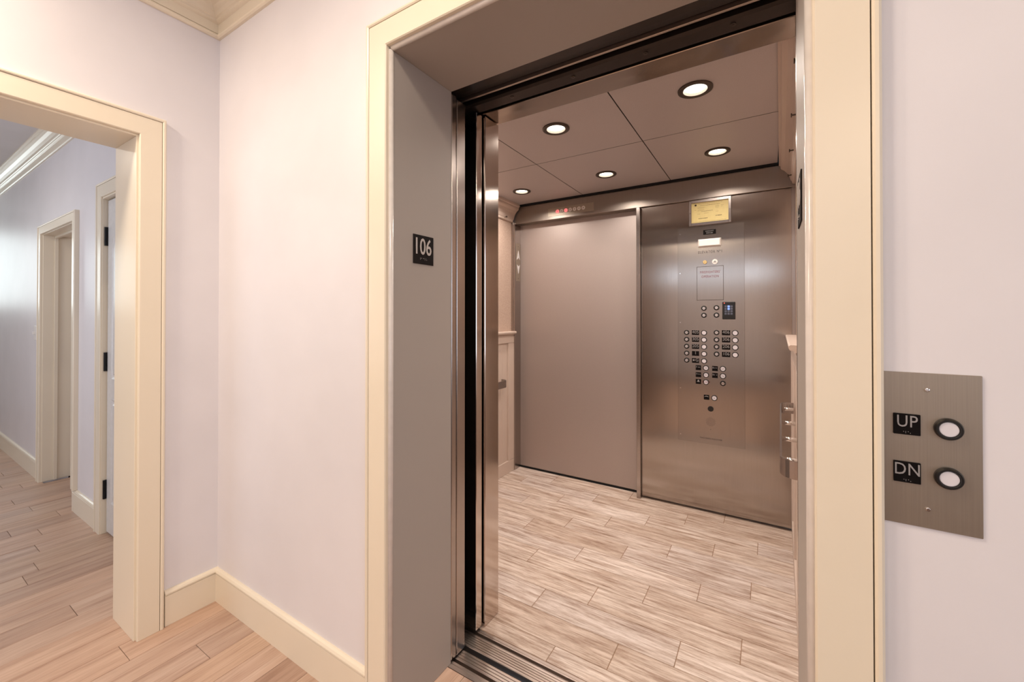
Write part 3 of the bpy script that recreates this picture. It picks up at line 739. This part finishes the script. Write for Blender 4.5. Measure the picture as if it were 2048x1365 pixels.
text('engraved_text', "FIREFIGHTERS'", (-.317, F - .0014, 1.570), .0215, M['text_red'], fd, '-y', .0002, sx=.80, spacing=1.12)
text('engraved_text', 'OPERATION', (-.317, F - .0014, 1.541), .0215, M['text_red'], fd, '-y', .0002, sx=.80, spacing=1.12)
o = link_mesh('key_switch', cyl(bmesh.new(), (-.347, F - .004, 1.636), 'y', .0125, .008, n=24, bev=.0015), M['brass'], cp); o['label'] = 'small brass key cylinder'
link_mesh('key_slot', bx(bmesh.new(), -.351, -.343, F - .0085, F - .0079, 1.6352, 1.6372), M['text_dark'], o)
o = link_mesh('hat_jewel', cyl(bmesh.new(), (-.288, F - .003, 1.636), 'y', .0165, .006, n=28, bev=.0015), M['white'], cp); o['label'] = 'round white firefighter hat jewel'
bm = prism(bmesh.new(), [(-.2985, 1.632), (-.2945, 1.633), (-.293, 1.640), (-.288, 1.643), (-.283, 1.640), (-.2815, 1.633), (-.2775, 1.632), (-.2775, 1.630), (-.2985, 1.630)], lambda a, b_: Vector((a, F - .0066, b_)), lambda a, b_: Vector((a, F - .0060, b_)))
link_mesh('hat_mark', bm, M['text_gray'], o)
# emergency lamp
bm = bmesh.new(); x0, x1, z0, z1 = -.388, -.251, 1.733, 1.789
A = [(x0, F, z0), (x1, F, z0), (x1, F, z1), (x0, F, z1)]; B = [(x0 + .003, F - .016, z0 + .003), (x1 - .003, F - .016, z0 + .003), (x1 - .003, F - .016, z1 - .003), (x0 + .003, F - .016, z1 - .003)]
C_ = [(x0 + .009, F - .024, z0 + .009), (x1 - .009, F - .024, z0 + .009), (x1 - .009, F - .024, z1 - .009), (x0 + .009, F - .024, z1 - .009)]
Ls = [[bm.verts.new(p) for p in q] for q in (A, B, C_)]
for P_, Q_ in zip(Ls[:-1], Ls[1:]):
    for i in range(4): bm.faces.new((P_[i], P_[(i + 1) % 4], Q_[(i + 1) % 4], Q_[i]))
bm.faces.new(Ls[-1]); bm.faces.new(Ls[0][::-1])
o = link_mesh('emergency_lamp', bm, M['white'], cp); o['label'] = 'white bevelled rectangular lamp'
o = box('capacity_tag', -.357, -.282, F - .0025, F, 1.8175, 1.8475, M['label'], cp, .0004); o['label'] = 'black capacity tag with two gray lines of text'
text('label_text', 'CAPACITY', (-.3195, F - .0029, 1.838), .0105, M['text_gray'], o, '-y', .0002)
text('label_text', '3500 LBS', (-.3195, F - .0029, 1.826), .0105, M['text_gray'], o, '-y', .0002)
for z in (1.835, 1.57, 1.24, .80, .46 + .03):
    link_mesh('screw', cyl(bmesh.new(), (-.500, F - .0005, z), 'y', .003, .002, n=12), M['chrome'], cp)

# ---- keypad, certificate frame
kp = empty('access_keypad', (-.209, YB, 1.26), 'black access keypad with glowing blue keys and a red light', 'keypad')
box('keypad_body', -.245, -.173, F - .018, F, 1.262, 1.374, M['black'], kp, .003, seg=2)
for i in range(3):
    for j in range(4):
        x, z = -.2255 + i * .0165, 1.344 - j * .0155
        blue = (i == 1 and j < 2)
        k_ = box('key', x - .0065, x + .0065, F - .0195, F - .0175, z - .006, z + .006, M['led_blue' if blue else 'key_gray'], kp, .0008)
link_mesh('status_light', cyl(bmesh.new(), (-.233, F - .0185, 1.3655), 'y', .0025, .002, n=12), M['led_red'], kp)
cf_ = empty('certificate_frame', (-.3175, YB, 1.88), 'stainless framed yellow inspection certificate at the top of the control wall', 'certificate')
for a, b_, c, d in ((-.443, -.427, 1.882, 2.049), (-.209, -.193, 1.882, 2.049), (-.427, -.209, 1.882, 1.899), (-.427, -.209, 2.031, 2.049)):
    box('frame_rail', a, b_, F - .012, F, c, d, M['steel_h'], cf_, .0012)
pp = box('certificate_paper', -.427, -.209, F - .004, F - .003, 1.899, 2.031, M['paper'], cf_, 0)
random.seed(5)
def ink(rows, mat, name):
    for x0, x1, z, h in rows:
        bm = bmesh.new(); x = x0
        while x < x1 - .002:
            w_ = min(random.uniform(.004, .012), x1 - x); bx(bm, x, x + w_, F - .0043, F - .0040, z - h / 2, z + h / 2); x += w_ + .0018
        link_mesh(name, bm, M[mat], pp)
ink([(-.385, -.245, 2.022, .0016), (-.375, -.255, 2.010, .0022), (-.390, -.345, 1.999, .0012), (-.390, -.352, 1.994, .0012), (-.408, -.398, 1.983, .0012), (-.390, -.350, 1.986, .0012), (-.390, -.355, 1.978, .0012),
     (-.285, -.262, 2.000, .0012), (-.285, -.262, 1.994, .0012), (-.285, -.265, 1.988, .0012), (-.252, -.235, 2.000, .0012), (-.252, -.240, 1.992, .0012), (-.392, -.375, 1.956, .0012), (-.350, -.325, 1.958, .0012), (-.282, -.262, 1.962, .0012), (-.420, -.220, 1.906, .0012)], 'ink', 'printed_line')
ink([(-.368, -.300, 1.972, .0020), (-.385, -.330, 1.926, .0035), (-.283, -.246, 1.935, .0035)], 'ink_dark', 'signature_line')
link_mesh('seal_mark', cyl(bmesh.new(), (-.402, F - .0043, 2.016), 'y', .0065, .0004, n=20), M['ink_dark'], pp)
for x in (-.435, -.201): link_mesh('screw', cyl(bmesh.new(), (x, F - .0125, 1.965), 'y', .0022, .002, n=12), M['dark_steel'], cf_)

# ---- side walls of the car: wainscot below, woven wallcovering above, chair rail, crown, handrail
def side(sgn, X, ya, yb, xf, names, labels, zr, gang):
    """sgn=+1: wall on the left whose face looks to +x; X = wainscot face"""
    bxx = lambda nm, d0, d1, y0, y1, z0, z1, mat, par, bev=.0015: box(nm, min(X + sgn * d0, X + sgn * d1), max(X + sgn * d0, X + sgn * d1), y0, y1, z0, z1, mat, par, bev, xf)
    wl = empty(names[0], (X, (ya + yb) / 2, 0)); struct(wl, labels[0], 'wall')
    bxx('wallcovering_panel', -.045, -.026, ya, yb, 1.0, 2.2, M['fabric'], wl, 0)
    bxx('wainscot_board', -.045, -.012, ya, yb, 0, 1.14, M['car_trim'], wl, 0)
    bxx('edge_trim', -.0262, -.006, yb - .004, yb + .022, 1.16, 2.07, M['steel_h'], wl)
    n = 3; L_ = (yb - ya) / n; st = .085
    for i in range(n + 1):
        c = ya + L_ * i; a, b_ = max(ya, c - st / 2 - (st / 2 if i == n else 0)), min(yb, c + st / 2 + (st / 2 if i == 0 else 0))
        bxx('wainscot_stile', -.012, 0, a, b_, .10, 1.06, M['car_trim'], wl)
    bxx('wainscot_rail', -.012, 0, ya, yb, 1.061, 1.125, M['car_trim'], wl); bxx('wainscot_rail', -.012, 0, ya, yb, 0, .099, M['car_trim'], wl)
    y = ya + .1
    bm = bmesh.new()
    while y < yb - .02:
        x_ = X + sgn * -.0115; bx(bm, x_ - .0012, x_ + .0012, y, y + .004, .10, 1.06); y += .065
    link_mesh('bead_lines', bm, M['car_trim'], wl, xf)
    # chair rail
    pr = [(-.03, zr - .03), (.004, zr - .03), (.010, zr - .022), (.022, zr - .020), (.026, zr - .012), (.026, zr - .004), (.020, zr), (-.03, zr)]
    y0 = ya if sgn > 0 else 1.90
    bm = prism(bmesh.new(), pr, lambda a, b_: Vector((X + sgn * a, y0, b_)), lambda a, b_: Vector((X + sgn * a, yb, b_)))
    link_mesh('chair_rail', bm, M['car_trim'], wl, xf)
    # crown
    pc = [(-.045, 2.068), (-.016, 2.068), (-.010, 2.072), (-.008, 2.084), (-.002, 2.092), (.004, 2.112), (.014, 2.134), (.028, 2.152), (.044, 2.164), (.048, 2.172), (.048, 2.182), (.056, 2.188), (.056, 2.204), (-.045, 2.204)]
    bm = prism(bmesh.new(), pc, lambda a, b_: Vector((X + sgn * a, ya, b_)), lambda a, b_: Vector((X + sgn * a, yb + (.0 if sgn > 0 else -.0), b_)))
    link_mesh('crown_moulding', bm, M['car_trim'], wl, xf)
    return wl
yaC, ybC = 1.50, 2.935
side(1, XW, yaC, ybC, None, ('wall_car_left',), ('left wall of the car with wainscot, chair rail and woven panel',), 1.156, None)
side(-1, XR, yaC, YB - .001, RW, ('wall_car_right',), ('right wall of the car seen almost edge-on with wainscot and crown',), 1.172, None)

# pad hooks on the crowns
def hook(x, y, z, s, xf, lb):
    bm = bmesh.new(); cyl(bm, (x, y, z), 'x', .003, .016, n=10); cyl(bm, (x + s * .009, y, z), 'x', .008, .004, n=16, bev=.001)
    tag(link_mesh('pad_hook', bm, M['bronze'], None, xf), lb, 'hook', 'protective pad hooks under the car crown')
hook(XW + .005, 2.80, 2.085, 1, None, 'small metal pad hook under the crown of the car left wall')
for y, lb in ((1.56, 'nearest the entrance'), (1.98, 'second from the entrance'), (2.40, 'third from the entrance'), (2.82, 'nearest the control panel')):
    hook(XR - .003, y, 2.085, -1, RW, 'small pad hook on the right crown, ' + lb)

# handrails: flat bar on round posts, ends turned to the wall
def handrail(X, s, y0, y1, zc, off, h, label, xf, posts, curl0=True, curl1=True):
    e = empty('handrail', (X, (y0 + y1) / 2, zc - h / 2), label, 'handrail')
    r = .045; path = []
    if curl0: path += [(0.0, y0)] + [(off - r + r * math.sin(a), y0 + r - r * math.cos(a)) for a in [math.pi / 2 * i / 6 for i in range(7)]]
    else: path += [(off, y0)]
    if curl1: path += [(off - r + r * math.cos(a), y1 - r + r * math.sin(a)) for a in [math.pi / 2 * i / 6 for i in range(7)]] + [(0.0, y1)]
    else: path += [(off, y1)]
    t = .006; bm = bmesh.new(); rows_ = []
    for i, p in enumerate(path):
        a = Vector(path[max(0, i - 1)]); b_ = Vector(path[min(len(path) - 1, i + 1)]); d = (b_ - a).normalized(); nrm = Vector((d.y, -d.x)) * t / 2
        q = Vector(p); rows_.append([bm.verts.new((X + s * (q.x + k * nrm.x), q.y + k * nrm.y, z)) for k, z in ((1, zc - h / 2), (1, zc + h / 2), (-1, zc + h / 2), (-1, zc - h / 2))])
    for A_, B_ in zip(rows_[:-1], rows_[1:]):
        for k in range(4): bm.faces.new((A_[k], A_[(k + 1) % 4], B_[(k + 1) % 4], B_[k]))
    bm.faces.new(rows_[0]); bm.faces.new(rows_[-1][::-1])
    link_mesh('flat_bar', bm, M['steel_h'], e, xf)
    for y in posts:
        link_mesh('rail_post', cyl(bmesh.new(), (X + s * (off / 2 - .002), y, zc + .002), 'x', .008, off - .006, n=18), M['chrome'], e, xf, smooth=True)
    return e
handrail(XW, 1, 1.6, 2.745, .752, .062, .055, 'flat stainless handrail on the left car wall, ending near the rear door', None, (1.8, 2.2, 2.6))
handrail(XR, -1, 1.450, 2.42, .835, .052, .052, 'flat stainless handrail with round posts at the right edge of the entrance', RW, (1.54, 1.80, 2.07, 2.38))

# ================================================================ HALL CALL STATION
cs = empty('hall_call_station', (.215, YF, .952), 'brushed steel hall call plate with UP and DN buttons right of the elevator', 'call station')
G = YF - .0035
box('call_plate', .158, .2715, G, YF, .953, 1.195, M['steel_plate'], cs, .0008)
for z, t, zb in ((1.1125, 'UP', 1.1115), (1.0365, 'DN', 1.0365)):
    o = box('direction_label', .1715, .2035, G - .0025, G, z - .0165, z + .0165, M['label'], cs, .0006); o['label'] = 'black label reading ' + t
    text('label_text', t, (.1875, G - .0029, z + .0040), .0265, M['text_gray'], o, '-y', .0004, sx=.78, spacing=1.05)
    bm = bmesh.new()
    for k, (dx, dz) in enumerate([(-.004, 0), (-.0015, 0), (-.0015, -.002), (.0015, 0), (.004, -.002)]):
        cyl(bm, (.1875 + dx, G - .0028, z - .0115 + dz), 'y', .0005, .0006, n=6)
    link_mesh('braille_dots', bm, M['text_gray'], o)
    o = link_mesh('push_button', ring(bmesh.new(), (.2345, G - .004, zb), 'y', .0108, .0165, .008, 44, .45), M['black'], cs, smooth=False); o['label'] = 'white %s button in a glossy black ring' % ('up' if t == 'UP' else 'down')
    link_mesh('button_lens', cyl(bmesh.new(), (.2345, G - .003, zb), 'y', .0112, .006, n=40, bev=.0012), M['btn'], o)
for z in (1.169, .983): link_mesh('screw', cyl(bmesh.new(), (.2115, G - .0008, z), 'y', .0030, .0028, n=20, bev=.0010), M['chrome'], cs)
